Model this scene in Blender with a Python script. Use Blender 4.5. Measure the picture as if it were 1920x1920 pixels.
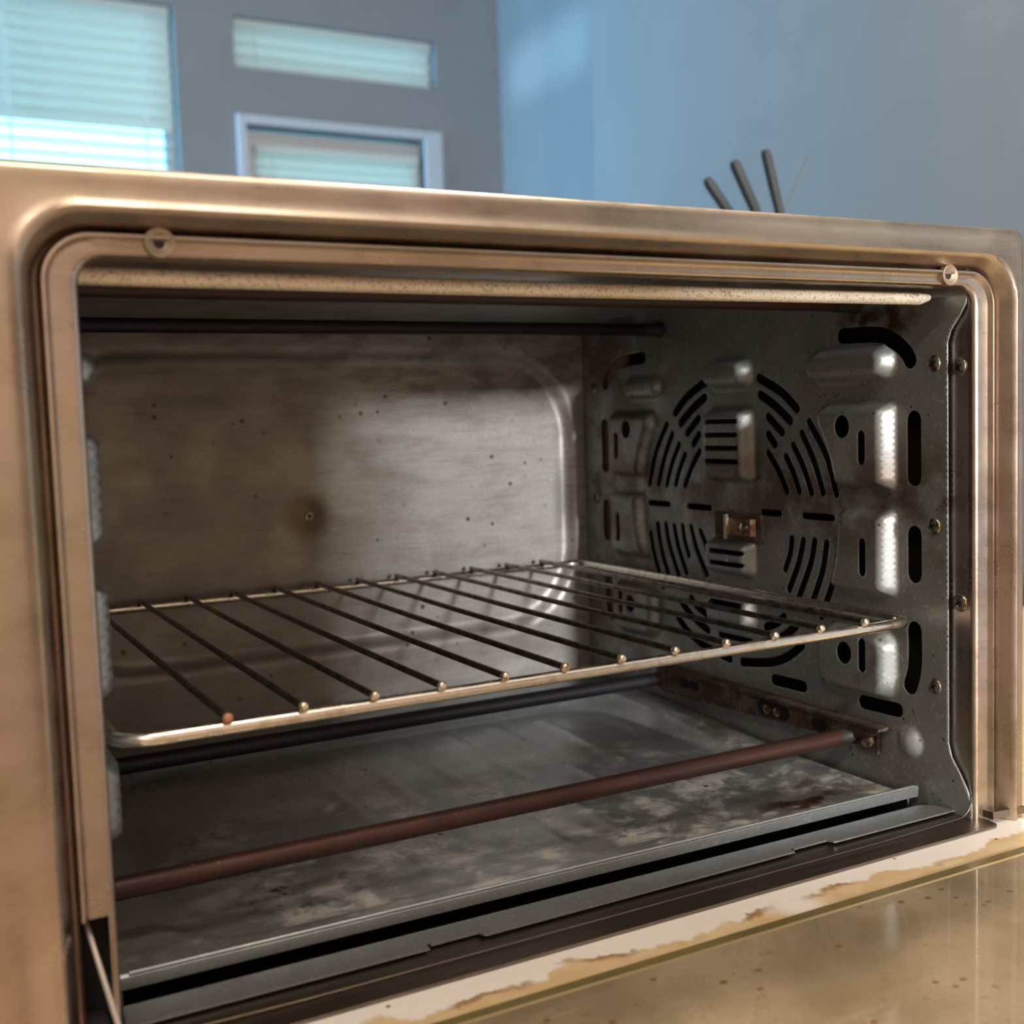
import bpy, math, random
from mathutils import Vector, Matrix
from mathutils.geometry import delaunay_2d_cdt

random.seed(7)
for o in list(bpy.data.objects):
    bpy.data.objects.remove(o, do_unlink=True)
scene = bpy.context.scene
COL = scene.collection
PI = math.pi

# ------------------------------------------------------------------ camera
cam_d = bpy.data.cameras.new('camera')
cam_d.sensor_width = 36.0
cam_d.lens = 2178.78 / 1920 * 36.0
cam_d.clip_start = 0.02
cam_d.clip_end = 100
cam_d.dof.use_dof = True
cam_d.dof.focus_distance = 0.56
cam_d.dof.aperture_fstop = 10.5
cam = bpy.data.objects.new('camera', cam_d)
COL.objects.link(cam)
R_ = Vector((0.88066622, -0.47261205, -0.03263221))
D_ = Vector((-0.06657912, -0.05527616, -0.99624885))
F_ = Vector((0.46903542, 0.87953533, -0.08014594))
m = Matrix.Identity(4)
for i in range(3):
    m[i][0] = R_[i]; m[i][1] = -D_[i]; m[i][2] = -F_[i]
m[0][3], m[1][3], m[2][3] = -0.0553, -0.3845, 0.1990
cam.matrix_world = m
scene.camera = cam

# ------------------------------------------------------------------ world and lights
world = bpy.data.worlds.new('world')
scene.world = world
world.use_nodes = True
bg = world.node_tree.nodes['Background']
bg.inputs[0].default_value = (0.30, 0.76, 0.96, 1)
bg.inputs[1].default_value = 4.3

def area(name, loc, target, sx, sy, power, col):
    l = bpy.data.lights.new(name, 'AREA')
    l.shape = 'RECTANGLE'; l.size = sx; l.size_y = sy
    l.energy = power; l.color = col
    o = bpy.data.objects.new(name, l); COL.objects.link(o)
    o.location = loc
    d = Vector(target) - Vector(loc)
    o.rotation_euler = d.to_track_quat('-Z', 'Y').to_euler()
    return o

area('kitchen_lamp', (0.42, -3.0, 0.60), (0.30, 0.3, 0.12), 0.27, 0.24, 195, (1.0, 0.96, 0.92))
area('ceiling_lamp', (0.25, -0.80, 2.25), (0.0, -1.1, 0.0), 0.6, 0.6, 21, (1.0, 0.82, 0.63))
area('added_bounce_lamp', (-0.35, -0.75, 0.85), (-0.25, -1.5, -0.55), 0.25, 0.25, 10, (1.0, 0.82, 0.68))  # added lamp, lights the unseen wall to brighten the frame's reflection
area('recessed_lamp', (1.02, 0.46, 2.30), (1.02, 0.46, 0.0), 0.14, 0.14, 34, (1.0, 0.80, 0.58))
dl = area('added_daylight', (-2.50, 3.80, 1.15), (2.4, 3.45, 1.25), 0.6, 1.2, 34, (0.38, 0.72, 1.0))  # added daylight panel inside the left wall, no window there
dl.data.spread = math.radians(60)
sun = bpy.data.lights.new('sun', 'SUN')
sun.energy = 1.8; sun.color = (0.45, 0.78, 1.0); sun.angle = 0.03
so = bpy.data.objects.new('sun', sun); COL.objects.link(so)
so.rotation_euler = Vector((1, 0, -0.08)).to_track_quat('-Z', 'Y').to_euler()

vs = scene.view_settings
vs.view_transform = 'Standard'
vs.look = 'None'
vs.gamma = 1.0
vs.use_curve_mapping = False
vs.exposure = 0.0

# ------------------------------------------------------------------ material helper
class Mat:
    def __init__(s, name, base=(.5, .5, .5), metal=0.0, rough=.5, spec=.5):
        s.m = bpy.data.materials.new(name); s.m.use_nodes = True
        s.nt = s.m.node_tree; s.n = s.nt.nodes
        s.b = s.n['Principled BSDF']
        s.set('Base Color', base); s.set('Metallic', metal); s.set('Roughness', rough)
        s.set('Specular IOR Level', spec)
        s.tc = s.n.new('ShaderNodeTexCoord').outputs['Object']
    def link(s, a, b): s.nt.links.new(a, b)
    def set(s, k, v):
        i = s.b.inputs[k]
        if hasattr(v, 'is_linked'): s.link(v, i)
        elif isinstance(v, tuple): i.default_value = (*v, 1)
        else: i.default_value = v
    def _in(s, node, k, v):
        if hasattr(v, 'is_linked'): s.link(v, node.inputs[k])
        elif isinstance(v, tuple) and len(v) == 3 and len(node.inputs[k].default_value) == 4:
            node.inputs[k].default_value = (*v, 1)
        else: node.inputs[k].default_value = v
    def co(s, scale=(1, 1, 1), loc=(0, 0, 0), rot=(0, 0, 0)):
        mp = s.n.new('ShaderNodeMapping'); s.link(s.tc, mp.inputs[0])
        mp.inputs['Scale'].default_value = scale; mp.inputs['Location'].default_value = loc
        mp.inputs['Rotation'].default_value = rot
        return mp.outputs[0]
    def noise(s, scale, detail=4, rough=.55, co=None, dist=0):
        t = s.n.new('ShaderNodeTexNoise'); s.link(co or s.tc, t.inputs['Vector'])
        t.inputs['Scale'].default_value = scale; t.inputs['Detail'].default_value = detail
        t.inputs['Roughness'].default_value = rough; t.inputs['Distortion'].default_value = dist
        return t.outputs['Fac']
    def voro(s, scale, co=None, rnd=1.0):
        t = s.n.new('ShaderNodeTexVoronoi'); s.link(co or s.tc, t.inputs['Vector'])
        t.inputs['Scale'].default_value = scale; t.inputs['Randomness'].default_value = rnd
        return t.outputs['Distance']
    def ramp(s, x, a, b, lo=0.0, hi=1.0):
        t = s.n.new('ShaderNodeMapRange'); t.interpolation_type = 'SMOOTHSTEP'
        s.link(x, t.inputs['Value'])
        t.inputs['From Min'].default_value = a; t.inputs['From Max'].default_value = b
        t.inputs['To Min'].default_value = lo; t.inputs['To Max'].default_value = hi
        return t.outputs[0]
    def math(s, op, a, b=0.0):
        t = s.n.new('ShaderNodeMath'); t.operation = op
        s._in(t, 0, a); s._in(t, 1, b)
        return t.outputs[0]
    def mix(s, f, a, b):
        t = s.n.new('ShaderNodeMixRGB')
        s._in(t, 'Fac', f); s._in(t, 'Color1', a); s._in(t, 'Color2', b)
        return t.outputs[0]
    def axis(s, k, co=None):
        t = s.n.new('ShaderNodeSeparateXYZ'); s.link(co or s.tc, t.inputs[0])
        return t.outputs['XYZ'.index(k)]
    def dist(s, p, scale=(1, 1, 1)):
        t = s.n.new('ShaderNodeVectorMath'); t.operation = 'SUBTRACT'
        s.link(s.tc, t.inputs[0]); t.inputs[1].default_value = p
        q = s.n.new('ShaderNodeVectorMath'); q.operation = 'MULTIPLY'
        s.link(t.outputs[0], q.inputs[0]); q.inputs[1].default_value = scale
        u = s.n.new('ShaderNodeVectorMath'); u.operation = 'LENGTH'
        s.link(q.outputs[0], u.inputs[0])
        return u.outputs['Value']
    def bump(s, h, strength=.2, d=.001):
        t = s.n.new('ShaderNodeBump'); s.link(h, t.inputs['Height'])
        t.inputs['Strength'].default_value = strength; t.inputs['Distance'].default_value = d
        s.link(t.outputs[0], s.b.inputs['Normal'])

RUST = (.085, .035, .018)

def make_materials():
    M = {}
    # brushed stainless front, tarnished with cooking grease
    x = Mat('brushed_steel', metal=1.0, rough=.34)
    br = x.noise(6, 3, .6, x.co((12, 160, 160)))
    bl = x.noise(22, 5, .62, x.co((1, 1, 1.4)))
    big = x.noise(9, 3, .55, x.co((1, 1, 1.2), (.3, 0, .1)))
    c = x.mix(x.ramp(big, .38, .62), (.51, .42, .38), (.51, .435, .35))
    sm2 = x.noise(34, 5, .65, x.co((.6, 1, 1)))
    c = x.mix(x.ramp(sm2, .45, .68, 0, .55), c, (.36, .29, .22))
    sp = x.ramp(x.voro(95, x.co((1, 1, .7))), .05, .032)
    sp2 = x.math('MULTIPLY', sp, x.ramp(x.noise(30, 2), .58, .66))
    c = x.mix(sp2, c, (.07, .035, .02))
    x.set('Base Color', c)
    x.set('Roughness', x.math('ADD', x.ramp(br, .3, .7, .25, .30), x.ramp(bl, .4, .7, 0, .14)))
    x.bump(br, .02, .0003)
    M['steel'] = x.m
    # dark brown tarnished steel of the sill
    x = Mat('tarnished_sill', metal=1.0, rough=.38)
    br = x.noise(5, 3, .6, x.co((6, 180, 180)))
    x.set('Base Color', x.mix(x.ramp(br, .35, .65), (.26, .21, .17), (.20, .16, .13)))
    x.set('Roughness', x.ramp(br, .3, .7, .30, .42))
    M['sill'] = x.m
    # galvanised sheet
    def galv(name, a, b, rough=.42, metal=.85):
        x = Mat(name, metal=metal, rough=rough)
        n = x.noise(420, 2, .5)
        n2 = x.noise(26, 5, .6)
        c = x.mix(x.ramp(n2, .3, .7), a, b)
        c = x.mix(x.ramp(n, .55, .72, 0, .35), c, (.62, .62, .58))
        return x, c, n, n2
    x, c, n, n2 = galv('galvanised', (.40, .445, .46), (.31, .34, .35))
    sp = x.math('MULTIPLY', x.ramp(x.voro(120), .07, .04), x.ramp(x.noise(38, 2), .5, .6))
    c = x.mix(sp, c, (.05, .03, .02))
    x.set('Base Color', c); x.set('Roughness', x.ramp(n2, .3, .7, .34, .5)); x.bump(n, .08, .0003)
    M['galv'] = x.m
    x, c, n, n2 = galv('galvanised_mottled', (.88, .82, .68), (.74, .68, .53), .45, .35)
    c = x.mix(x.ramp(x.noise(900, 2, .6), .54, .64, 0, .75), c, (.34, .28, .17))
    x.set('Base Color', c); x.bump(n, .25, .0005)
    M['roll'] = x.m
    # right fan panel: galvanised with burnt brown stains
    x, c, n, n2 = galv('stained_panel', (.33, .37, .37), (.26, .285, .28), .45, .50)
    b1 = x.noise(34, 5, .62)
    band = x.ramp(x.math('ABSOLUTE', x.math('SUBTRACT', x.axis('Z'), .150)), .05, .0)
    rear = x.ramp(x.axis('Y'), .17, .30)
    wt = x.math('MAXIMUM', band, x.math('MULTIPLY', rear, .75))
    f = x.math('MULTIPLY', x.ramp(b1, .36, .60), wt)
    c = x.mix(x.math('MULTIPLY', f, .88), c, (.11, .065, .045))
    d1 = x.dist((.398, .060, .243), (1, .55, 1.6))
    fr = x.math('MULTIPLY', x.ramp(d1, .022, .008), x.ramp(x.noise(70, 4), .38, .60))
    c = x.mix(fr, c, (.075, .045, .028))
    sp = x.math('MULTIPLY', x.ramp(x.voro(190), .16, .08), x.ramp(x.noise(45, 3), .48, .58))
    c = x.mix(sp, c, (.05, .03, .018))
    x.set('Base Color', c); x.set('Roughness', x.ramp(n2, .3, .7, .36, .50)); x.bump(n, .1, .0003)
    M['panel'] = x.m
    # back wall: galvanised with long horizontal smears, brown stain and painted shade on the left
    x, c, n, n2 = galv('smeared_back', (.44, .45, .44), (.34, .345, .335), .45, .45)
    sm = x.noise(20, 6, .68, x.co((1.0, 1, 3.6)))
    c = x.mix(x.ramp(sm, .42, .68, 0, .5), c, (.24, .20, .165))
    fs = x.noise(70, 4, .7, x.co((.5, 1, 7)))
    c = x.mix(x.ramp(fs, .45, .72, 0, .28), c, (.17, .15, .135))
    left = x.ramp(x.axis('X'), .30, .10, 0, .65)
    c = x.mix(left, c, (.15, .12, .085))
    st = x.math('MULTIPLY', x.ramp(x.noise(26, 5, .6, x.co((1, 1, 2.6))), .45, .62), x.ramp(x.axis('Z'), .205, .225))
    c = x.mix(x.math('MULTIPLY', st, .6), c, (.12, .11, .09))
    rg = x.ramp(x.dist((.186, .353, .139)), .022, .008, 0, .75)
    c = x.mix(rg, c, (.16, .11, .06))
    sp = x.math('MULTIPLY', x.ramp(x.voro(85), .17, .10), x.ramp(x.noise(22, 2), .50, .60))
    c = x.mix(sp, c, (.09, .07, .06))
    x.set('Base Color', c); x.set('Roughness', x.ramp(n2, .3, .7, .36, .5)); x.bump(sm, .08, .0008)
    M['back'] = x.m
    # crumb tray: galvanised, chalky white residue, rust
    x, c, n, n2 = galv('chalky_tray', (.34, .38, .39), (.26, .29, .295), .36, .6)
    w1 = x.noise(21, 7, .70, None, .35)
    w2 = x.noise(70, 6, .72, None, .3)
    zone = x.math('MULTIPLY', x.ramp(x.axis('Y'), .27, .15), x.ramp(x.axis('X'), .02, .12, .5, 1))
    f = x.math('MULTIPLY', x.math('MULTIPLY', x.ramp(w1, .42, .58), x.ramp(w2, .38, .62)), zone)
    fm = x.math('MULTIPLY', f, .75)
    c = x.mix(fm, c, (.72, .72, .68))
    br = x.ramp(x.axis('X'), .16, .02, 0, .45)
    c = x.mix(br, c, (.17, .15, .11))
    r1 = x.math('MULTIPLY', x.ramp(x.dist((.345, .062, .0), (.8, 1, 1)), .026, .008), x.ramp(x.noise(60, 4), .47, .56))
    r2 = x.math('MULTIPLY', x.ramp(x.dist((.083, .098, .0)), .026, .006), x.ramp(x.noise(110, 4), .53, .60))
    c = x.mix(x.math('MAXIMUM', r1, r2), c, RUST)
    sp = x.math('MULTIPLY', x.ramp(x.voro(40), .075, .05), x.ramp(x.noise(20, 2), .5, .6))
    c = x.mix(sp, c, (.05, .035, .03))
    x.set('Base Color', c)
    x.set('Metallic', x.math('MULTIPLY', x.math('SUBTRACT', 1.0, fm), .62))
    x.set('Roughness', x.math('ADD', x.ramp(n2, .3, .7, .26, .36), x.math('MULTIPLY', fm, .3)))
    M['tray'] = x.m
    # heater tubes
    x = Mat('burnt_heater', rough=.5, metal=.5)
    n = x.noise(60, 4, .6, x.co((.3, 1, 1)))
    c = x.mix(x.ramp(n, .35, .65), (.080, .036, .026), (.048, .024, .020))
    c = x.mix(x.ramp(x.noise(520, 2), .70, .78, 0, .7), c, (.35, .27, .22))
    x.set('Base Color', c); M['heater_brown'] = x.m
    x = Mat('black_heater', (.018, .018, .024), rough=.5, metal=.4); M['heater_black'] = x.m
    x = Mat('heater_dark_brown', (.045, .026, .022), rough=.5, metal=.4); M['heater_dark'] = x.m
    x = Mat('heater_end_cap', (.05, .052, .045), rough=.5, metal=.6); M['cap'] = x.m
    # rusty bracket
    x = Mat('rusty_bracket', metal=.35, rough=.6)
    n = x.noise(75, 5, .65)
    c = x.mix(x.ramp(n, .38, .6), (.15, .125, .11), (.065, .038, .026))
    c = x.mix(x.ramp(x.noise(40, 4), .56, .68), c, (.12, .075, .045))
    x.set('Base Color', c); x.bump(n, .3, .0005); M['rust'] = x.m
    x = Mat('sensor_brass', metal=.7, rough=.42)
    n = x.noise(220, 4, .6)
    x.set('Base Color', x.mix(x.ramp(n, .4, .62), (.30, .21, .13), (.14, .08, .05))); M['brass'] = x.m
    # chrome rack wire
    x = Mat('rack_wire', metal=1.0, rough=.20)
    n = x.noise(130, 4, .6)
    c = x.mix(x.ramp(n, .5, .7, 0, .6), (.86, .81, .73), (.48, .38, .27))
    x.set('Base Color', c); x.set('Roughness', x.ramp(n, .35, .7, .16, .34)); M['wire'] = x.m
    x = Mat('rack_bar', metal=1.0, rough=.34)
    n = x.noise(150, 4, .6)
    x.set('Base Color', x.mix(x.ramp(n, .4, .65), (.30, .27, .23), (.17, .13, .10))); M['bar'] = x.m
    x = Mat('bar_tip', metal=.9, rough=.35)
    n = x.noise(500, 3, .6)
    x.set('Base Color', x.mix(x.ramp(n, .5, .62), (.80, .72, .60), (.42, .26, .14))); M['tip'] = x.m
    x = Mat('rust_tip', (.55, .27, .16), metal=.4, rough=.55); M['rust_tip'] = x.m
    x = Mat('screw_head', metal=.95, rough=.36)
    x.set('Base Color', x.mix(x.ramp(x.noise(300, 3), .42, .6), (.42, .39, .34), (.16, .10, .06))); M['screw'] = x.m
    M['bright_steel'] = Mat('arm_steel', (.72, .68, .62), metal=.6, rough=.4).m
    M['seat'] = Mat('seat_steel', (.42, .34, .25), metal=.7, rough=.55).m
    M['dark'] = Mat('dark_recess', (.012, .012, .013), rough=.7).m
    M['void'] = Mat('shade_black', (.006, .006, .007), rough=.85).m
    M['void_brown'] = Mat('insulation_brown', (.24, .14, .11), rough=.9).m
    M['housing'] = Mat('housing_steel', (.45, .42, .38), metal=1.0, rough=.4).m
    # white door rail with brown drips along the glass
    x = Mat('stained_white_rail', rough=.42)
    ns = x.noise(30, 5, .6, x.co((1, 0.6, 1)))
    ed = x.math('ADD', x.axis('Y'), x.math('MULTIPLY', x.math('SUBTRACT', ns, .5), .040))
    st = x.ramp(ed, -.0215, -.0245)
    gate = x.ramp(x.noise(9, 2, .5), .33, .43)
    st = x.math('MULTIPLY', st, gate)
    tone = x.mix(x.ramp(x.noise(55, 4), .42, .66), (.62, .46, .25), (.70, .56, .35))
    c = x.mix(st, (.84, .81, .77), tone)
    rim = x.math('MULTIPLY', x.math('MULTIPLY', x.ramp(ed, -.0205, -.0225), x.ramp(ed, -.0265, -.0235)), x.ramp(x.noise(24, 3), .52, .62))
    c = x.mix(x.math('MULTIPLY', x.math('MULTIPLY', rim, gate), .85), c, (.30, .14, .04))
    sp = x.math('MULTIPLY', x.ramp(x.voro(90), .10, .06), x.ramp(x.noise(33, 2), .54, .62))
    c = x.mix(sp, c, (.12, .05, .02))
    x.set('Base Color', c); M['rail'] = x.m
    x = Mat('olive_edge', metal=.3, rough=.25)
    n = x.noise(40, 4, .6, x.co((.4, 1, 1)))
    x.set('Base Color', x.mix(x.ramp(n, .35, .65), (.26, .205, .085), (.19, .155, .065))); M['olive'] = x.m
    x = Mat('edge_glint_paint', (.80, .66, .36), metal=.6, rough=.3); M['bright'] = x.m
    # thin glass: grease spots, and tan haze painting in light from below
    def glass(name, tint, haze, spots):
        mt = Mat(name, (.42, .32, .17), rough=.6)
        tr = mt.n.new('ShaderNodeBsdfTransparent'); tr.inputs[0].default_value = (*tint, 1)
        gl = mt.n.new('ShaderNodeBsdfGlossy'); gl.inputs['Roughness'].default_value = .035
        fr = mt.n.new('ShaderNodeFresnel'); fr.inputs[0].default_value = 1.52
        a = mt.n.new('ShaderNodeMixShader'); b = mt.n.new('ShaderNodeMixShader')
        mt.link(fr.outputs[0], a.inputs[0]); mt.link(tr.outputs[0], a.inputs[1]); mt.link(gl.outputs[0], a.inputs[2])
        if spots:
            sp = mt.math('MULTIPLY', mt.ramp(mt.voro(95, mt.co((1, 1.3, 1))), .20, .12), mt.ramp(mt.noise(28, 3), .48, .56))
            s2 = mt.math('MULTIPLY', mt.ramp(mt.voro(260, mt.co((1, .6, 1))), .22, .12), mt.ramp(mt.noise(46, 3), .52, .60))
            sm = mt.math('MAXIMUM', sp, mt.math('MULTIPLY', s2, .6))
            mt.set('Base Color', mt.mix(sm, (.58, .49, .345), (.18, .085, .03)))
            hz = mt.math('MULTIPLY', mt.ramp(mt.noise(14, 5, .6), .3, .7, .6, 1.4), haze)
            f = mt.math('MAXIMUM', hz, mt.math('MULTIPLY', sm, .8))
            mt.link(f, b.inputs[0])
        else:
            b.inputs[0].default_value = haze
        mt.link(a.outputs[0], b.inputs[1]); mt.link(mt.b.outputs[0], b.inputs[2])
        mt.link(b.outputs[0], mt.n['Material Output'].inputs[0])
        return mt.m
    M['door_glass'] = glass('spotted_haze_glass', (.96, .94, .88), .30, True)
    M['win_glass'] = glass('window_glass', (.95, .97, .97), .0, False)
    # room
    def paint(name, col, col2, sc=3):
        x = Mat(name, col, rough=.75, spec=.25)
        x.set('Base Color', x.mix(x.ramp(x.noise(sc, 3), .3, .7), col, col2))
        x.bump(x.noise(180, 3), .05, .002)
        return x.m
    M['wall'] = paint('cool_wall_paint', (.245, .278, .31), (.228, .26, .292))
    M['warm_wall'] = paint('warm_wall_paint', (.62, .53, .46), (.58, .49, .42))
    M['ceil'] = paint('ceiling_paint', (.70, .66, .60), (.68, .64, .58))
    x = Mat('floor_planks', (.22, .13, .07), rough=.45)
    x.set('Base Color', x.mix(x.ramp(x.noise(4, 5, .6, x.co((1, 14, 1))), .35, .65), (.24, .15, .08), (.15, .09, .05))); M['floor'] = x.m
    M['trim'] = Mat('daylit_trim', (.48, .57, .68), rough=.5).m  # white trim with blue daylight put into its colour
    M['doorpaint'] = Mat('door_paint', (.46, .47, .48), rough=.5).m
    x = Mat('counter_stone', rough=.35)
    x.set('Base Color', x.mix(x.ramp(x.noise(90, 5, .65), .38, .64), (.62, .50, .33), (.52, .41, .26))); M['counter'] = x.m
    M['cabinet'] = Mat('cabinet_paint', (.60, .55, .48), rough=.5).m
    # blind slat
    mt = Mat('blind_slat', (.82, .86, .84), rough=.55)
    tl = mt.n.new('ShaderNodeBsdfTranslucent'); tl.inputs[0].default_value = (.78, .86, .84, 1)
    ms = mt.n.new('ShaderNodeMixShader'); ms.inputs[0].default_value = .45
    mt.link(mt.b.outputs[0], ms.inputs[1]); mt.link(tl.outputs[0], ms.inputs[2])
    mt.link(ms.outputs[0], mt.n['Material Output'].inputs[0])
    M['slat'] = mt.m
    M['cord'] = Mat('ladder_cord', (.7, .74, .74), rough=.8).m
    M['handle'] = Mat('dark_handle', (.02, .028, .031), rough=.6).m
    M['wood'] = Mat('brown_wood', (.17, .075, .035), rough=.55).m
    M['faint'] = Mat('grey_wire', (.10, .11, .115), rough=.7).m
    return M
M = make_materials()

# ------------------------------------------------------------------ mesh helpers
class MB:
    def __init__(s): s.v = []; s.f = []; s.mi = []
    def add(s, v, f, mi=0):
        k = len(s.v); s.v += [tuple(a) for a in v]
        s.f += [tuple(i + k for i in q) for q in f]; s.mi += [mi] * len(f)
    def box(s, a, b, mi=0):
        x0, y0, z0 = a; x1, y1, z1 = b
        s.add([(x0, y0, z0), (x1, y0, z0), (x1, y1, z0), (x0, y1, z0), (x0, y0, z1), (x1, y0, z1), (x1, y1, z1), (x0, y1, z1)],
              [(0, 3, 2, 1), (4, 5, 6, 7), (0, 1, 5, 4), (1, 2, 6, 5), (2, 3, 7, 6), (3, 0, 4, 7)], mi)
    def tube(s, pts, r, seg=12, closed=False, mi=0, cap=True):
        pts = [Vector(p) for p in pts]; n = len(pts); rs = r if isinstance(r, (list, tuple)) else [r] * n
        V = []; F = []; up = None
        for i, p in enumerate(pts):
            if closed: t = pts[(i + 1) % n] - pts[i - 1]
            else: t = pts[min(i + 1, n - 1)] - pts[max(i - 1, 0)]
            t.normalize()
            if up is None: up = Vector((0, 0, 1)) if abs(t.z) < .9 else Vector((1, 0, 0))
            a = t.cross(up); a.normalize(); b = a.cross(t); up = b
            for k in range(seg):
                w = 2 * PI * k / seg
                V.append(p + a * math.cos(w) * rs[i] + b * math.sin(w) * rs[i])
        for i in range(n if closed else n - 1):
            j = (i + 1) % n
            for k in range(seg):
                l = (k + 1) % seg
                F.append((i * seg + k, i * seg + l, j * seg + l, j * seg + k))
        if cap and not closed:
            F.append(tuple(range(seg - 1, -1, -1))); F.append(tuple((n - 1) * seg + k for k in range(seg)))
        s.add(V, F, mi)
    def lathe(s, prof, o, ax, seg=16, mi=0):
        # prof: list of (radius, along-axis)
        ax = Vector(ax).normalized(); u = ax.orthogonal().normalized(); w = ax.cross(u); o = Vector(o)
        V = []; F = []
        for r, h in prof:
            for k in range(seg):
                t = 2 * PI * k / seg
                V.append(o + ax * h + (u * math.cos(t) + w * math.sin(t)) * r)
        for i in range(len(prof) - 1):
            for k in range(seg):
                l = (k + 1) % seg
                F.append((i * seg + k, i * seg + l, (i + 1) * seg + l, (i + 1) * seg + k))
        F.append(tuple((len(prof) - 1) * seg + k for k in range(seg)))
        s.add(V, F, mi)
    def prism(s, poly, fn, d, mi=0):
        # poly of 2d points, fn maps (a,b,depth)->xyz
        n = len(poly)
        V = [fn(a, b, 0) for a, b in poly] + [fn(a, b, d) for a, b in poly]
        F = [tuple(range(n)), tuple(range(2 * n - 1, n - 1, -1))]
        F += [(i, i + n, (i + 1) % n + n, (i + 1) % n) for i in range(n)]
        s.add(V, F, mi)
    def build(s, name, mats, parent=None, smooth=None):
        me = bpy.data.meshes.new(name); me.from_pydata(s.v, [], s.f); me.update()
        if not isinstance(mats, (list, tuple)): mats = [mats]
        for q in mats: me.materials.append(q)
        for p, k in zip(me.polygons, s.mi): p.material_index = k
        if smooth:
            for p in me.polygons: p.use_smooth = True
            me.set_sharp_from_angle(angle=math.radians(smooth))
        o = bpy.data.objects.new(name, me); COL.objects.link(o)
        if parent: o.parent = parent
        return o

def tag(o, label=None, cat=None, group=None, kind=None):
    if label: o['label'] = label
    if cat: o['category'] = cat
    if group: o['group'] = group
    if kind: o['kind'] = kind
    return o
def thing(name, label, cat, group=None):
    o = bpy.data.objects.new(name, None); COL.objects.link(o); o.empty_display_size = .05
    return tag(o, label, cat, group)
def recalc(o):
    import bmesh
    b = bmesh.new(); b.from_mesh(o.data); bmesh.ops.recalc_face_normals(b, faces=b.faces); b.to_mesh(o.data); b.free()
def bevel(o, w=.001, n=2):
    md = o.modifiers.new('bevel', 'BEVEL'); md.width = w; md.segments = n; md.limit_method = 'ANGLE'; md.angle_limit = math.radians(40)
    return o

def capsule(pts, w, n=5):
    # outline of a thick polyline with round ends
    P = [Vector(p) for p in pts]; r = w / 2; Lf = []; Rt = []
    for i, p in enumerate(P):
        t = P[min(i + 1, len(P) - 1)] - P[max(i - 1, 0)]; t.normalize(); nn = Vector((-t.y, t.x))
        Lf.append(p + nn * r); Rt.append(p - nn * r)
    def arc(c, a0):
        return [c + Vector((math.cos(a0 - PI * k / n), math.sin(a0 - PI * k / n))) * r for k in range(1, n)]
    t = (P[-1] - P[-2]); e = arc(P[-1], math.atan2(t.x, -t.y))
    t = (P[0] - P[1]); b = arc(P[0], math.atan2(t.x, -t.y))
    return [tuple(q) for q in Lf + e + Rt[::-1] + b]
def smooth_line(pts, n=4):
    # Catmull-Rom
    P = [Vector(p) for p in pts]
    if len(P) < 3: return [tuple(p) for p in P]
    out = []
    for i in range(len(P) - 1):
        p0 = P[max(i - 1, 0)]; p1 = P[i]; p2 = P[i + 1]; p3 = P[min(i + 2, len(P) - 1)]
        for k in range(n):
            t = k / n
            out.append(.5 * ((2 * p1) + (p2 - p0) * t + (2 * p0 - 5 * p1 + 4 * p2 - p3) * t * t + (3 * p1 - p0 - 3 * p2 + p3) * t ** 3))
    out.append(P[-1])
    return [tuple(q) for q in out]
def inside(p, poly):
    x, y = p; c = False; j = len(poly) - 1
    for i in range(len(poly)):
        xi, yi = poly[i]; xj, yj = poly[j]
        if (yi > y) != (yj > y) and x < (xj - xi) * (y - yi) / (yj - yi) + xi: c = not c
        j = i
    return c
def sheet(name, outline, holes, step, hfun, mapf, mat, parent, thick=0.0):
    # triangulated sheet with real holes and pressed relief
    xs = [p[0] for p in outline]; ys = [p[1] for p in outline]
    bb = [(min(a for a, _ in h), max(a for a, _ in h), min(b for _, b in h), max(b for _, b in h)) for h in holes]
    pts = []; edges = []
    def ring(poly):
        k = len(pts); n = len(poly)
        pts.extend(Vector(p) for p in poly)
        edges.extend((k + i, k + (i + 1) % n) for i in range(n))
    def dens(poly):
        out = []
        for i in range(len(poly)):
            a = Vector(poly[i]); b = Vector(poly[(i + 1) % len(poly)]); n = max(1, int((b - a).length / step))
            out += [tuple(a.lerp(b, k / n)) for k in range(n)]
        return out
    outd = dens(outline)
    ring(outd)
    for h in holes: ring(h)
    y = min(ys) + step * .5; row = 0
    m_ = step * .35
    while y < max(ys):
        x = min(xs) + step * (.25 if row % 2 else .75)
        while x < max(xs):
            ok = inside((x, y), outline)
            if ok:
                for h, q in zip(holes, bb):
                    if q[0] - m_ < x < q[1] + m_ and q[2] - m_ < y < q[3] + m_ and inside((x, y), h): ok = False; break
            if ok: pts.append(Vector((x, y)))
            x += step
        y += step; row += 1
    V, E_, Fc, *_r = delaunay_2d_cdt(pts, edges, [], 0, 1e-6)
    F = []
    for f in Fc:
        cx = sum(V[i].x for i in f) / 3; cy = sum(V[i].y for i in f) / 3
        if not inside((cx, cy), outline): continue
        bad = False
        for h, q in zip(holes, bb):
            if q[0] < cx < q[1] and q[2] < cy < q[3] and inside((cx, cy), h): bad = True; break
        if not bad: F.append(tuple(f))
    mb = MB(); mb.add([mapf(v.x, v.y, hfun(v.x, v.y)) for v in V], F)
    o = mb.build(name, mat, parent, 60)
    if thick:
        md = o.modifiers.new('thickness', 'SOLIDIFY'); md.thickness = thick; md.offset = -1
    return o
def rbox(x, y, b, r):
    cx, cy = (b[0] + b[1]) / 2, (b[2] + b[3]) / 2; hx, hy = (b[1] - b[0]) / 2 - r, (b[3] - b[2]) / 2 - r
    dx, dy = abs(x - cx) - hx, abs(y - cy) - hy
    return math.hypot(max(dx, 0), max(dy, 0)) + min(max(dx, dy), 0) - r
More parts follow.
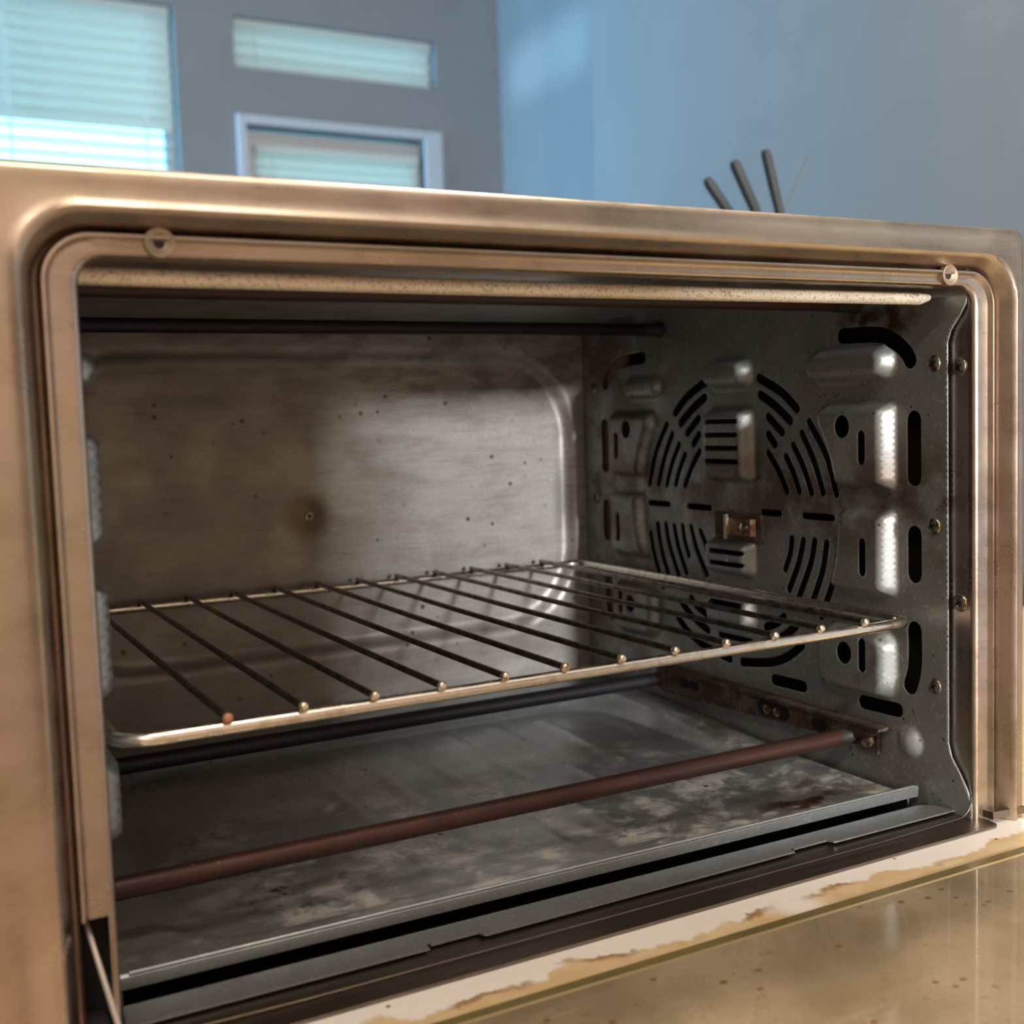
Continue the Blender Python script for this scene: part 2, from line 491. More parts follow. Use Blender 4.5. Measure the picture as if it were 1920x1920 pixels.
def sstep(t):
    t = max(0.0, min(1.0, t)); return t * t * (3 - 2 * t)

# ================================================================== ROOM (structure)
ZF, ZC = -.96, 2.35          # floor and ceiling
YB, YK = 4.20, -3.2          # window wall and kitchen wall
XL, XR, XA, YJ = -2.6, 2.198, 2.398, 3.14

def wall_holes(name, span, holes, mapf, thick, mat):
    u0, u1, w0, w1 = span
    us = sorted({u0, u1, *[h[0] for h in holes], *[h[1] for h in holes]})
    ws = sorted({w0, w1, *[h[2] for h in holes], *[h[3] for h in holes]})
    us = [u for u in us if u0 <= u <= u1]; ws = [w for w in ws if w0 <= w <= w1]
    mb = MB()
    for i in range(len(us) - 1):
        for j in range(len(ws) - 1):
            cu, cw = (us[i] + us[i + 1]) / 2, (ws[j] + ws[j + 1]) / 2
            if any(h[0] < cu < h[1] and h[2] < cw < h[3] for h in holes): continue
            q = [(us[i], ws[j]), (us[i + 1], ws[j]), (us[i + 1], ws[j + 1]), (us[i], ws[j + 1])]
            mb.add([mapf(a, b, 0) for a, b in q] + [mapf(a, b, thick) for a, b in q],
                   [(0, 1, 2, 3), (7, 6, 5, 4), (0, 4, 5, 1), (1, 5, 6, 2), (2, 6, 7, 3), (3, 7, 4, 0)])
    o = mb.build(name, mat); recalc(o)
    return tag(o, kind='structure')

WIN = (-.75, 1.005, .55, 1.80)
TRN = (1.232, 2.094, 1.600, 1.795)
DOR = (1.262, 2.024, ZF, 1.382)
wall_holes('wall_back', (XL - .2, XA + .2, ZF, ZC), [WIN, TRN, DOR], lambda a, b, d: (a, YB + d, b), .16, M['wall'])
SUN_GAP = (3.46, 4.12, 1.94, 2.17)  # unseen opening added in the wall to throw the sun patch
wall_holes('wall_left', (YK, YB + .16, ZF, ZC), [SUN_GAP], lambda a, b, d: (XL - d, a, b), .16, M['warm_wall'])
mb = MB(); mb.box((XA, YJ, ZF), (XA + .2, YB, ZC)); tag(mb.build('wall_alcove', M['wall']), kind='structure')
mb = MB(); mb.box((XR, YK, ZF), (XA + .2, YJ, ZC)); tag(mb.build('wall_right', M['wall']), kind='structure')
mb = MB(); mb.box((XL - .16, YK - .16, ZF), (XA + .2, YK, ZC)); tag(mb.build('wall_front', M['warm_wall']), kind='structure')
mb = MB(); mb.box((XL, -1.62, ZF), (.392, -1.50, ZC)); tag(mb.build('added_shade_wall', M['warm_wall']), kind='structure')  # added unseen wall, keeps lamp light off the left of the cavity
mb = MB(); mb.box((XL - .16, YK - .16, ZF - .1), (XA + .2, YB + .16, ZF)); tag(mb.build('floor', M['floor']), kind='structure')
mb = MB(); mb.box((XL - .16, YK - .16, ZC), (XA + .2, YB + .16, ZC + .1)); tag(mb.build('ceiling', M['ceil']), kind='structure')

def window(name, h, y0, y1, w=.03):
    mb = MB(); a, b, c, d = h
    mb.box((a, y0, c), (a + w, y1, d)); mb.box((b - w, y0, c), (b, y1, d))
    mb.box((a + w, y0, d - w), (b - w, y1, d)); mb.box((a + w, y0, c), (b - w, y1, c + w))
    o = tag(mb.build(name, M['trim']), kind='structure')
    g = MB(); g.box((a + w, (y0 + y1) / 2 - .003, c + w), (b - w, (y0 + y1) / 2 + .003, d - w))
    g.build('pane', M['win_glass'], o)
    return o
window('window_1', WIN, YB + .10, YB + .155)
window('window_2', TRN, YB + .10, YB + .155, .02)

# balcony door with its casing
o = MB(); W_ = .036
o.box((DOR[0] - W_, YB - .018, ZF), (DOR[0], YB + .02, DOR[3] + W_)); o.box((DOR[1], YB - .018, ZF), (DOR[1] + W_ * 2.2, YB + .02, DOR[3] + W_))
o.box((DOR[0], YB - .018, DOR[3]), (DOR[1], YB + .02, DOR[3] + W_))
tag(bevel(o.build('trim_1', M['trim']), .004), kind='structure')
DG = (1.315, 1.985, -.55, 1.295)
d1 = wall_holes('door_1', (DOR[0] + .004, DOR[1] - .004, ZF, DOR[3] - .012), [DG], lambda a, b, d: (a, YB + .05 + d, b), .045, M['doorpaint'])
g = MB(); g.box((DG[0], YB + .075, DG[2]), (DG[1], YB + .08, DG[3])); g.build('pane', M['win_glass'], d1)
g = MB(); g.tube([(1.94, YB + .05, .02), (1.94, YB + .0, .02), (1.86, YB - .005, .02)], .012, 10); g.build('handle', M['faint'], d1, 50)

# ---- blinds: every slat is a piece of its own
def slat_mesh(w, depth, tilt):
    mb = MB(); n = 4; V = []
    for s_ in (0, 1):
        for k in range(n + 1):
            u = (k / n - .5) * depth; bow = .004 * (1 - (2 * k / n - 1) ** 2) - (.0022 if s_ else 0)
            V += [(0, u * math.cos(tilt) - bow * math.sin(tilt), u * math.sin(tilt) + bow * math.cos(tilt)),
                  (w, u * math.cos(tilt) - bow * math.sin(tilt), u * math.sin(tilt) + bow * math.cos(tilt))]
    F = []
    for k in range(n):
        a = 2 * k; b = 2 * (n + 1) + 2 * k
        F += [(a, a + 1, a + 3, a + 2), (b + 2, b + 3, b + 1, b)]
    t = 2 * (n + 1)
    F += [(0, t, t + 1, 1), (2 * n, 2 * n + 1, t + 2 * n + 1, t + 2 * n)]
    for e in (0, 1):
        F += [tuple([2 * k + e for k in range(n + 1)] + [t + 2 * k + e for k in range(n, -1, -1)])]
    mb.add(V, F)
    return mb
def blind(label, x0, x1, ztop, zbot, y, pitch, tilt, depth, open_below=None):
    t = thing('window_blind', label, 'blind', 'slatted window blinds')
    t.location = (x0, y, zbot)
    hr = MB(); hr.box((0, -.022, ztop - zbot - .032), (x1 - x0, .022, ztop - zbot)); hr.build('headrail', M['slat'], t)
    first = None; firsto = None
    z = ztop - .032 - pitch * .6; k = 0
    while z > zbot + .02:
        op = open_below is not None and z < open_below
        src = firsto if op else first
        if src is None:
            q = slat_mesh(x1 - x0, depth, math.radians(4) if op else tilt).build('slat', M['slat'], t, 40); recalc(q)
            if op: firsto = q
            else: first = q
        else:
            q = src.copy(); COL.objects.link(q); q.parent = t
        q.location = (0, 0, z - zbot); z -= pitch; k += 1
    br_ = MB(); br_.box((0, -.018, 0), (x1 - x0, .018, .014)); br_.build('bottom_rail', M['slat'], t)
    for fx in ((.10, .90) if x1 - x0 < 1.0 else (.06, .36, .66, .94)):
        for sy in (-1, 1):
            c = MB(); c.tube([((x1 - x0) * fx, sy * (depth * .5 * abs(math.cos(tilt)) + .002), .01), ((x1 - x0) * fx, sy * (depth * .5 * abs(math.cos(tilt)) + .002), ztop - zbot - .03)], .0022, 6)
            c.build('ladder_cord', M['cord'], t)
    return t
blind('wide white slatted blind on the big bright window at upper left', WIN[0] + .035, WIN[1] - .012, WIN[3] - .002, .60, YB + .045, .0465, math.radians(-56), .056, 1.335)
blind('short white slatted blind over the narrow transom window above the door', TRN[0] + .01, TRN[1] - .012, TRN[3] - .002, TRN[2] + .004, YB + .045, .0465, math.radians(-56), .056)
blind('white slatted blind hanging on the glazed door, just above the oven', DG[0] - .015, DG[1] + .012, DG[3] + .015, -.50, YB + .022, .038, math.radians(-56), .044)

# ================================================================== COUNTER
ct = thing('countertop', 'beige stone kitchen countertop seen through the open glass door', 'countertop')
ct.location = (0, 0, -.065)
mb = MB(); mb.box((-1.3, -.34, -.04), (2.196, .62, 0)); bevel(mb.build('slab', M['counter'], ct), .004)
cb = thing('base_cabinet', 'painted kitchen base cabinet under the beige countertop', 'cabinet')
cb.location = (0, 0, ZF)
mb = MB(); mb.box((-1.28, -.28, .08), (2.19, .60, -.105 - ZF)); mb.build('body', M['cabinet'], cb)
mb = MB(); mb.box((-1.28, -.22, 0), (2.19, .58, .08)); mb.build('toe_kick', M['dark'], cb)
for k in range(5):
    x0 = -1.27 + k * .692
    mb = MB(); mb.box((x0, -.30, .10), (x0 + .68, -.28, .82)); dd = bevel(mb.build('door', M['cabinet'], cb), .004)
    mb = MB(); mb.tube([(x0 + .60, -.30, .72), (x0 + .60, -.325, .72), (x0 + .60, -.325, .62), (x0 + .60, -.30, .62)], .005, 8); mb.build('handle', M['faint'], dd, 50)

# ================================================================== TOASTER OVEN
W, H = .400, .2536
oven = thing('toaster_oven', 'large stainless steel toaster oven with its door folded down, stained inside', 'toaster oven')
oven.location = (W / 2, .2, -.065)
OFF = Vector(oven.location)
def part(mb, name, mats, parent=oven, smooth=None):
    o = mb.build(name, mats, parent, smooth)
    if parent is oven: o.location = -OFF
    return o

# ---- pressed face frame (left, top, right) swept along a rounded path
prof = [  # (left offset, right offset, top offset, corner radius, y)
    (.0012, .0012, .0012, .010, .032), (.0006, .0006, .0006, .0094, .004), (.0, .0, .0, .0088, .0020), (.0003, .0003, .0003, .0090, .0006), (.0012, .0012, .0011, .0099, -.0004),
    (.0028, .0028, .0022, .0107, -.0006), (.0086, .0086, .0044, .0130, -.0007), (.0093, .0093, .0051, .0138, -.0016), (.0101, .0101, .0060, .0146, -.0027), (.0110, .0110, .0068, .0152, -.0026), (.0117, .0117, .0074, .0157, -.0012),
    (.0120, .0120, .0078, .0160, .0040), (.0132, .0132, .0082, .0168, .0044), (.0136, .0136, .0086, .0172, -.0010), (.0143, .0143, .0094, .0178, -.0030), (.0155, .0155, .0108, .0189, -.0052),
    (.0164, .0164, .0120, .0198, -.0072), (.0174, .0174, .0130, .0203, -.0088), (.0186, .0186, .0141, .0207, -.0096), (.0200, .0200, .0154, .0210, -.0090), (.0220, .0212, .0170, .0200, -.0080),
    (.0300, .0228, .0215, .0120, -.0079), (.0400, .0248, .0243, .0070, -.0077),
    (.0445, .0260, .0260, .0060, -.0068), (.0465, .0267, .0268, .0060, -.0050), (.0475, .0270, .0272, .0060, -.0022), (.0475, .0270, .0272, .0060, .006)]
NA = 10; ZS = .0436; ZB = -.010
def path(dl, dr, dt, rr):
    xl, xr, zt = -dl, W + dr, H + dt
    P = [(xl, ZB), (xl, ZS), (xl, .10), (xl, .17)]
    for k in range(NA + 1):
        a = PI - PI / 2 * k / NA
        P.append((xl + rr + rr * math.cos(a), zt - rr + rr * math.sin(a)))
    for k in range(1, 8): P.append((xl + rr + (xr - xl - 2 * rr) * k / 8, zt))
    for k in range(NA + 1):
        a = PI / 2 - PI / 2 * k / NA
        P.append((xr - rr + rr * math.cos(a), zt - rr + rr * math.sin(a)))
    P += [(xr, .17), (xr, .10), (xr, ZS), (xr, ZB)]
    return P
mb = MB(); rings = [path(*q[:4]) for q in prof]; n = len(rings[0])
V = []; F = []
for i, r in enumerate(rings):
    V += [(x, prof[i][4], z) for x, z in r]
for i in range(len(prof) - 1):
    for k in range(n - 1):
        if k == 0 and 5 <= i <= 9: continue       # hinge slot cut through the left flat
        F.append((i * n + k, i * n + k + 1, (i + 1) * n + k + 1, (i + 1) * n + k))
mb.add(V, F)
frame = part(mb, 'face_frame', M['steel'], oven, 50); recalc(frame)
# black box paints the shade inside the hinge slot
mb = MB(); mb.box((-.0135, .012, -.03), (-.0016, .03, .05)); part(mb, 'slot_shade_box', M['void'])
mb = MB(); mb.box((-.0113, .0012, ZS), (-.0028, .012, ZS + .0008)); part(mb, 'slot_edge', M['sill'])
# hinge arm in the slot
mb = MB()
mb.tube([(-.0094, .010, .0425), (-.0084, .002, .037), (-.0060, -.030, .0215), (-.004, -.055, .008), (-.003, -.09, -.004)], .00085, 8)
part(mb, 'hinge_arm', M['bright_steel'], oven, 60)
mb = MB(); mb.box((-.0118, .001, -.020), (-.0042, .010, .008)); part(mb, 'slot_shade_block', M['void'])  # block blackened to paint the dark of the slot

# dimpled screw seats on the upper flat
for sx, sz in ((.0249, .2583), (.3813, .2583)):
    mb = MB(); y0 = -.0004
    mb.lathe([(.0050, 0), (.0048, .0024), (.0044, .0027), (.0037, .0024), (.0027, .0013), (.0016, .0011)], (sx, y0, sz), (0, -1, 0), 20)
    s_ = part(mb, 'screw_seat', M['seat'], oven, 40)
    q = MB(); q.lathe([(.0019, 0), (.0017, .0004), (.0006, .0005)], (sx, y0 - .0010, sz), (0, -1, 0), 12); q.build('screw', M['dark'], s_)  # dark disc paints the shade of the screw hole

# outer casing
mb = MB(); T = .0012
mb.box((-.0475, .004, -.045), (-.0475 + T, .40, H + .0272 - .004)); mb.box((W + .027 - T, .004, -.045), (W + .027, .40, H + .0272 - .004))
mb.box((-.047, .004, H + .0272 - T), (W + .0265, .40, H + .0272)); mb.box((-.0475, .40 - T, -.045), (W + .027, .40, H + .0272 - .004)); mb.box((-.0475, .004, -.045), (W + .027, .40, -.045 + T))
part(mb, 'casing', M['housing'])
for fx in (.01, W - .01):
    for fy in (.03, .37):
        mb = MB(); mb.lathe([(.010, 0), (.012, .004), (.012, .0205)], (fx, fy, -.065), (0, 0, 1), 14); part(mb, 'foot', M['dark'], oven, 40)

# lower rail under the opening and the tarnished sill plate
mb = MB(); mb.box((-.0473, -.001, -.044), (W + .0268, .004, -.0045)); part(mb, 'lower_rail', M['steel'])
def arc2(cx, cy, r, a0, a1, k=6): return [(cx + r * math.cos(a0 + (a1 - a0) * i / k), cy + r * math.sin(a0 + (a1 - a0) * i / k)) for i in range(k + 1)]
poly = [(.0, .0302)] + [(.0, .0)] + [(-.001, -.0112)] + arc2(W + .0015, -.0082, .003, -PI / 2, 0) + [(W + .0045, .001), (W, .001), (W, .0302)]
mb = MB(); mb.prism(poly, lambda a, b, d: (a, b, -.0036 - d), .0010); part(mb, 'sill_plate', M['sill']); recalc(bpy.data.objects['sill_plate'])
# polished turned-up lip at the edge of the opening, running into the corner radii
pts = [(.0009, .0009, .0078)] + [(.0008 + .0085 - .0085 * math.cos(a), .0009, .0068 - .0085 * math.sin(a) + .0) for a in [PI / 2 * k / 8 for k in range(9)]]
pts += [(.06, .0009, -.0028), (.2, .0009, -.0030), (.34, .0009, -.0028)]
pts += [(W - .0008 - .0085 + .0085 * math.sin(a), .0009, .0068 - .0085 * math.cos(a)) for a in [PI / 2 * k / 8 for k in range(9)]] + [(W - .0006, .0009, .0078)]
mb = MB(); mb.tube(pts, .00036, 8); part(mb, 'polished_lip', M['sill'], oven, 60)
# small end plate beside the right stile foot
mb = MB(); mb.prism([(W + .006, -.0062), (W + .026, -.0085), (W + .026, .002), (W + .005, .002)], lambda a, b, d: (a, b, .0005 - d), .0035); part(mb, 'stile_foot', M['sill']); recalc(bpy.data.objects['stile_foot'])

# galvanised sill strip with notched front edge
poly = [(.003, .0278), (W - .010, .0252), (W - .0045, .0215), (W - .001, .0105)]
for a, b in ((.318, .298), (.136, .116)):
    poly += [(a + .0030, .0107), (a + .0014, .0112), (a, .0143), (b, .0143), (b - .0002, .0162), (b - .0018, .0162), (b - .0018, .0116)]
poly += [(.003, .0125)]
mb = MB(); mb.prism(poly, lambda a, b, d: (a, b, -.0016 - d), .0008)
mb.add([(.003, .0278, -.0020), (W - .010, .0252, -.0020), (W - .010, .0252, -.012), (.003, .0278, -.012)], [(0, 1, 2, 3)])
part(mb, 'sill_strip', M['galv']); recalc(bpy.data.objects['sill_strip'])

# ---- cavity sheets
def mapR(y, z, h): return (.3995 - h, y, z)
def mapL(y, z, h): return (.0005 + h, y, z)
YC, ZM = .1785, .139
bosses = []
for b in ((.046, .107, .2120, .2310, .008), (.046, .099, .1555, .2015, .005), (.046, .099, .1000, .1465, .005), (.046, .099, .0455, .0830, .010)):
    bosses.append((*b, .0100))
    if b[2] > .21: bosses.append((.249, .292, .2085, .2250, .0075, .0062))
    else: bosses.append((2 * YC - b[1], 2 * YC - b[0], b[2], b[3], b[4], .0066))
cent = [(.157, .200, .2120, .2310, .008), (.157, .200, .1550, .2015, .005), (.157, .200, .0980, .1220, .005), (.157, .200, .0660, .0870, .005)]
def hR(y, z):
    h = 0.0; c = math.hypot(y - YC, z - ZM) - .0945
    for b in bosses:
        s_ = max(rbox(y, z, b[:4], b[4]), -c)
        if s_ < 0: h = max(h, b[5] * sstep(-s_ / .0056))
    for b in cent:
        s_ = rbox(y, z, b[:4], b[4])
        if s_ < 0: h = max(h, .0095 * sstep(-s_ / .0058))
    d = math.hypot((y - .0385), (z - .0262)) / .0082
    if d < 1: h = max(h, .0052 * (1 - d * d))
    return h
def hL(y, z):
    h = 0.0
    for b in bosses:
        s_ = rbox(y, z, b[:4], b[4])
        if s_ < 0: h = max(h, .0108 * sstep(-s_ / .0052))
    return h

up = [([(.1530, .2180), (.1340, .2094), (.1209, .1993)], .0050), ([(.1521, .2083), (.1390, .2013), (.1266, .1925)], .0050),
      ([(.1454, .1952), (.1334, .1859)], .0046), ([(.1456, .1849), (.1399, .1792)], .0046),
      ([(.1459, .1742), (.1372, .1640), (.1300, .1522)], .0040), ([(.1306, .1722), (.1246, .1630), (.1198, .1526)], .0040),
      ([(.1243, .1786), (.1160, .1660), (.1098, .1520)], .0040), ([(.1171, .1855), (.1077, .1700), (.1006, .1523)], .0040),
      ([(.1111, .1919), (.0979, .1733), (.0903, .1521)], .0040)]
lo = [([(.1264, .1250), (.1282, .1160), (.1324, .1066)], .0040), ([(.1170, .1245), (.1212, .1110), (.1292, .0952)], .0042),
      ([(.1078, .1249), (.1115, .1110), (.1230, .0880)], .0042), ([(.0983, .1245), (.1020, .1080), (.1125, .0850)], .0042),
      ([(.0897, .1182), (.0930, .1050), (.1030, .0830)], .0042),
      ([(.1500, .0700), (.1400, .0740), (.1340, .0785)], .0046), ([(.1510, .0600), (.1350, .0665), (.1240, .0745)], .0050),
      ([(.1726, .0450), (.1469, .0492), (.1310, .0555), (.1190, .0640)], .0050),
      ([(.1480, .0850), (.1420, .0890)], .0042)]
slots = []
for a, w in up + lo:
    slots.append((a, w)); slots.append(([(2 * YC - p, q) for p, q in a], w))
for q in (.1930, .1850, .1770, .1690): slots.append(([(.1640, q), (.1920, q)], .0026))
for q in (.1137, .1065): slots.append(([(.1625, q), (.1900, q)], .0027))
slots += [([(.1640, .0812), (.1925, .0812)], .0030), ([(.1635, .0590), (.1940, .0590)], .0034)]
slots += [([(.2320 - .0103, .1252), (.2160, .1110), (.2060, .0960)], .0040), ([(.2118, .1233), (.2065, .1150), (.2020, .1071)], .0040)]
for a, b in ((.2686, .2442), (.2248, .2004), (.1523, .1352), (.1170, .0923)): slots.append(([(b + .001, .1388), (a - .001, .1388)], .0034))
side = [([(.0355, .1920), (.0355, .1628)], .0092), ([(.0355, .1340), (.0355, .1135)], .0092),
        ([(.0358, .0850), (.0355, .0738), (.0362, .0640), (.0388, .0555)], .0092),
        ([(.0845, .2372), (.0600, .2360), (.0490, .2322), (.0410, .2262), (.0378, .2215)], .0084),
        ([(.0617, .1845), (.0617, .1715)], .0046), ([(.0617, .1285), (.0617, .1130)], .0044), ([(.0625, .0750), (.0625, .0620)], .0046)]
for a, w in side:
    slots.append((a, w)); slots.append(([(2 * YC - p + (.0022 if abs(a[0][0] - .062) < .001 else 0), q) for p, q in a], w))
slots += [([(.0475, .0410), (.0715, .0405)], .0076), ([(.1185, .0400), (.1430, .0395)], .0070)]
holes = []
for a, w in slots:
    c = capsule(smooth_line(a, 4), w * (1.12 if w < .006 else 1.0))
    holes.append(c)
for hy in (.0755, .2845):
    for hz in (.1890, .0680):
        holes.append([(hy + .0055 * math.cos(2 * PI * k / 16), hz + .0061 * math.sin(2 * PI * k / 16)) for k in range(16)])
front_edge = [(.0005, -.010), (.0005, .0035), (.0030, .0105), (.0078, .0180), (.0125, .0245), (.0145, .0310), (.0145, .2290), (.0125, .2345), (.0075, .2405), (.0035, .2465), (.0025, .2540)]
outline = front_edge + [(.0025, .268), (.3485, .268), (.3485, -.010)]
pr_ = sheet('fan_panel', outline, holes, .0017, hR, mapR, M['panel'], oven, .0007); pr_.location = -OFF
pl_ = sheet('vent_panel', outline, [], .0024, hL, mapL, M['galv'], oven); pl_.location = -OFF
tag(pr_, 'perforated side panel with fan slots and pressed rack guides')
# black plate painting the shade behind the perforations, brown insulation behind the rear slots
mb = MB(); mb.box((.4115, .006, -.02), (.4145, .297, .262)); part(mb, 'slot_shade_plate', M['void'])
mb = MB(); mb.box((.4022, .298, .02), (.4052, .345, .255)); part(mb, 'insulation', M['void_brown'])

# screws on the panel and on the frame return
def screw(o, ax, r=.0042, parent=pr_):
    ax = Vector(ax)
    mb = MB(); mb.lathe([(r * 1.15, 0), (r * 1.15, .0003), (r, .0006), (r * .92, .0013), (r * .6, .0019), (r * .25, .0020)], o, ax, 18, 0)
    u = Vector((0, .5, .866)) if abs(ax.x) > .5 else Vector((.5, 0, .866)); w = ax.cross(u)
    for a, b in ((u, w), (w, u)):
        c = Vector(o) + ax * .00195
        q = [c + a * (r * .55 * sa) + b * (r * .13 * sb) for sa, sb in ((-1, -1), (1, -1), (1, 1), (-1, 1))]
        mb.add(q + [p + ax * .0002 for p in q], [(4, 5, 6, 7), (0, 1, 5, 4), (1, 2, 6, 5), (2, 3, 7, 6), (3, 0, 4, 7)], 1)  # raised dark bars paint the shade of the driver cross
    return mb.build('screw', [M['screw'], M['dark']], parent, 40)
for y, z in ((.0226, .2191), (.0230, .1390), (.0228, .0583), (.3345, .2195), (.3345, .1390)):
    screw((.3994, y, z), (-1, 0, 0))
for z in (.2169, .1023):
    screw((.4010, .0083, z), (-1, 0, 0), .0040, frame)

# heat sensor clip in the middle of the fan grille
mb = MB(); mb.box((.3930, .1560, .1240), (.3990, .1800, .1345))
mb.add([(.3930, .1560, .1240), (.3930, .1560, .1345), (.3990, .1530, .1345), (.3990, .1530, .1240)], [(0, 1, 2, 3)])
sc = part(mb, 'sensor_clip', M['brass']); bevel(sc, .0008)
q = MB(); q.lathe([(.0032, 0), (.0030, .0014), (.0016, .0024)], (.3930, .1610, .1292), (-1, 0, 0), 14); q.build('rivet', M['screw'], sc, 40)
q = MB(); q.box((.3912, .1762, .1215), (.3930, .1788, .1365)); q.build('clip_tab', M['tip'], sc)
mb = MB(); mb.box((.3960, .1500, .1210), (.3992, .1930, .1370)); part(mb, 'clip_base', M['rust'])

# rusty heater bracket along the foot of the panel
def mapB(y, z, d): return (.3915 + d, y, z)
poly = [(.052, .0300), (.060, .0245), (.085, .0195), (.168, .0160), (.246, .0130), (.2535, .0165), (.2535, .0290), (.245, .0320), (.150, .0312)]
mb = MB(); mb.prism(poly, mapB, .0012); bk = part(mb, 'heater_bracket', M['rust']); recalc(bk)
q = MB(); q.box((.3895, .052, .0295), (.3990, .2535, .0312)); q.build('flange', M['rust'], bk)
for yy, w in ((.136, .020), (.098, .006), (.222, .005), (.212, .004)):
    q = MB(); q.prism(capsule([(yy - w / 2, .0235), (yy + w / 2, .0235)], .0085 if w > .01 else .006), lambda a, b, d: (.3912 + d, a, b), .0004); q.build('bracket_shade_spot', M['void'], bk)  # black plates on the bracket paint the shade of holes
for yy in (.131, .140):
    q = MB(); q.lathe([(.0028, 0), (.0026, .0018), (.0012, .0028)], (.3912, yy, .0235), (-1, 0, 0), 12); q.build('bolt', M['screw'], bk, 40)
for yy in (.115, .166):
    q = MB(); q.box((.3908, yy, .0165), (.3918, yy + .0012, .0300)); q.build('bracket_seam', M['rust'], bk)
# screw tab beside the lower heater end
mb = MB(); mb.box((.3955, .0580, .0150), (.3985, .0740, .0292)); tb = bevel(part(mb, 'heater_tab', M['rust']), .0008)
q = MB(); q.lathe([(.0046, 0), (.0044, .0015), (.0030, .0028), (.0010, .0030)], (.3955, .0652, .0218), (-1, 0, 0), 16); q.build('bolt', M['screw'], tb, 40)

# ---- back wall with its broad pressed field and centre rivet
def hB(x, z):
    s_ = rbox(x, z, (.012, .390, .046, .2475), .062)
    h = -.0060 * sstep(-s_ / .0075) if s_ < 0 else 0.0
    d = math.hypot(x - .1862, z - .1392) / .013
    if d < 1: h += .0022 * (1 - d * d) ** 2
    return h
bo = sheet('back_panel', [(.0, -.010), (W, -.010), (W, .268), (.0, .268)], [], .0036, hB, lambda x, z, h: (x, .3490 - h, z), M['back'], oven); bo.location = -OFF
recalc(bo)
q = MB(); q.lathe([(.0030, 0), (.0028, .0010), (.0016, .0012), (.0013, .0004)], (.1862, .3528, .1392), (0, -1, 0), 14, 0); q.lathe([(.0012, 0), (.0008, .0003)], (.1862, .3524, .1392), (0, -1, 0), 10, 1)
q.build('rivet', [M['screw'], M['dark']], bo, 40)

# ---- cavity ceiling and its rolled front edge
mb = MB(); nx = 2
V = []; F = []; ys = [.014, .018, .060, .075, .110, .180, .240, .300, .3490]; zs = [.2545, .2590, .2650, .2662, .2670, .2670, .2670, .2665, .2660]
for y, z in zip(ys, zs): V += [(0, y, z), (W, y, z)]
for i in range(len(ys) - 1): F.append((2 * i, 2 * i + 1, 2 * i + 3, 2 * i + 2))
mb.add(V, F); part(mb, 'roof_sheet', M['galv'], oven, 60)
mb = MB(); mb.tube([(.001, .0200, .2500), (.13, .0200, .2496), (.26, .0200, .2496), (.386, .0200, .2500), (.3925, .0206, .2508)], [.0030, .0030, .0030, .0030, .0018], 16)
part(mb, 'rolled_edge', M['roll'], oven, 60)

# ---- floor pan below the tray
mb = MB(); mb.box((.0, .024, -.0135), (W, .349, -.0120)); part(mb, 'floor_pan', M['sill'])

# ---- four tubular heaters
def heater(y, z, mat, rr=.0040):
    mb = MB(); mb.tube([(.002, y, z), (.10, y, z), (.20, y, z), (.30, y, z), (.384, y, z)], rr, 14)
    h = part(mb, 'heating_element', mat, oven, 60)
    c = MB(); c.tube([(.3835, y, z), (.3935, y, z), (.3950, y, z), (.3990, y, z)], [.0043, .0044, .0052, .0052], 14); c.build('end_cap', M['cap'], h, 50)
    c = MB(); c.tube([(.0010, y, z), (.0050, y, z)], .0052, 14); c.build('end_cap', M['cap'], h, 50)
heater(.0757, .0223, M['heater_brown'], .0046)
heater(.2510, .0212, M['heater_black'], .0046)
heater(.0745, .2530, M['heater_dark'])
heater(.2512, .2542, M['heater_black'])

# ---- folded-down glass door
door = bpy.data.objects.new('door', None); COL.objects.link(door); door.parent = oven; door.location = -OFF
tag(door, 'glass oven door lying open, white rail streaked brown')
mb = MB(); mb.box((-.0245, -.0345, -.0085), (W + .0245, -.0015, -.0052)); bevel(mb.build('rail', M['rail'], door), .0006)
mb = MB()
mb.add([(-.02, -.0340, -.0052), (W + .02, -.0340, -.0052), (W + .02, -.0345, -.0046), (-.02, -.0345, -.0046),
        (-.02, -.0400, -.0049), (W + .02, -.0400, -.0049), (W + .02, -.0400, -.0085), (-.02, -.0400, -.0085)],
       [(0, 1, 2, 3), (3, 2, 5, 4), (4, 5, 6, 7)])
mb.build('glass_edge', M['olive'], door)
mb = MB(); mb.box((-.02, -.0402, -.0052), (W + .02, -.0393, -.0046)); mb.build('edge_glint', M['bright'], door)  # bright strip paints the glint refracted at the glass edge
mb = MB(); mb.box((-.020, -.270, -.0086), (W + .020, -.0405, -.0050)); mb.build('glass', M['door_glass'], door)
mb = MB()
mb.box((-.0260, -.300, -.0280), (-.0205, -.0350, -.0045)); mb.box((W + .0205, -.300, -.0280), (W + .0260, -.0350, -.0045)); mb.box((-.0205, -.300, -.0280), (W + .0205, -.2705, -.0045))
bevel(mb.build('door_frame', M['steel'], door), .001)
mb = MB(); mb.tube([(.05, -.285, -.028), (.05, -.285, -.052), (.35, -.285, -.052), (.35, -.285, -.028)], .005, 10); mb.build('handle', M['steel'], door, 50)

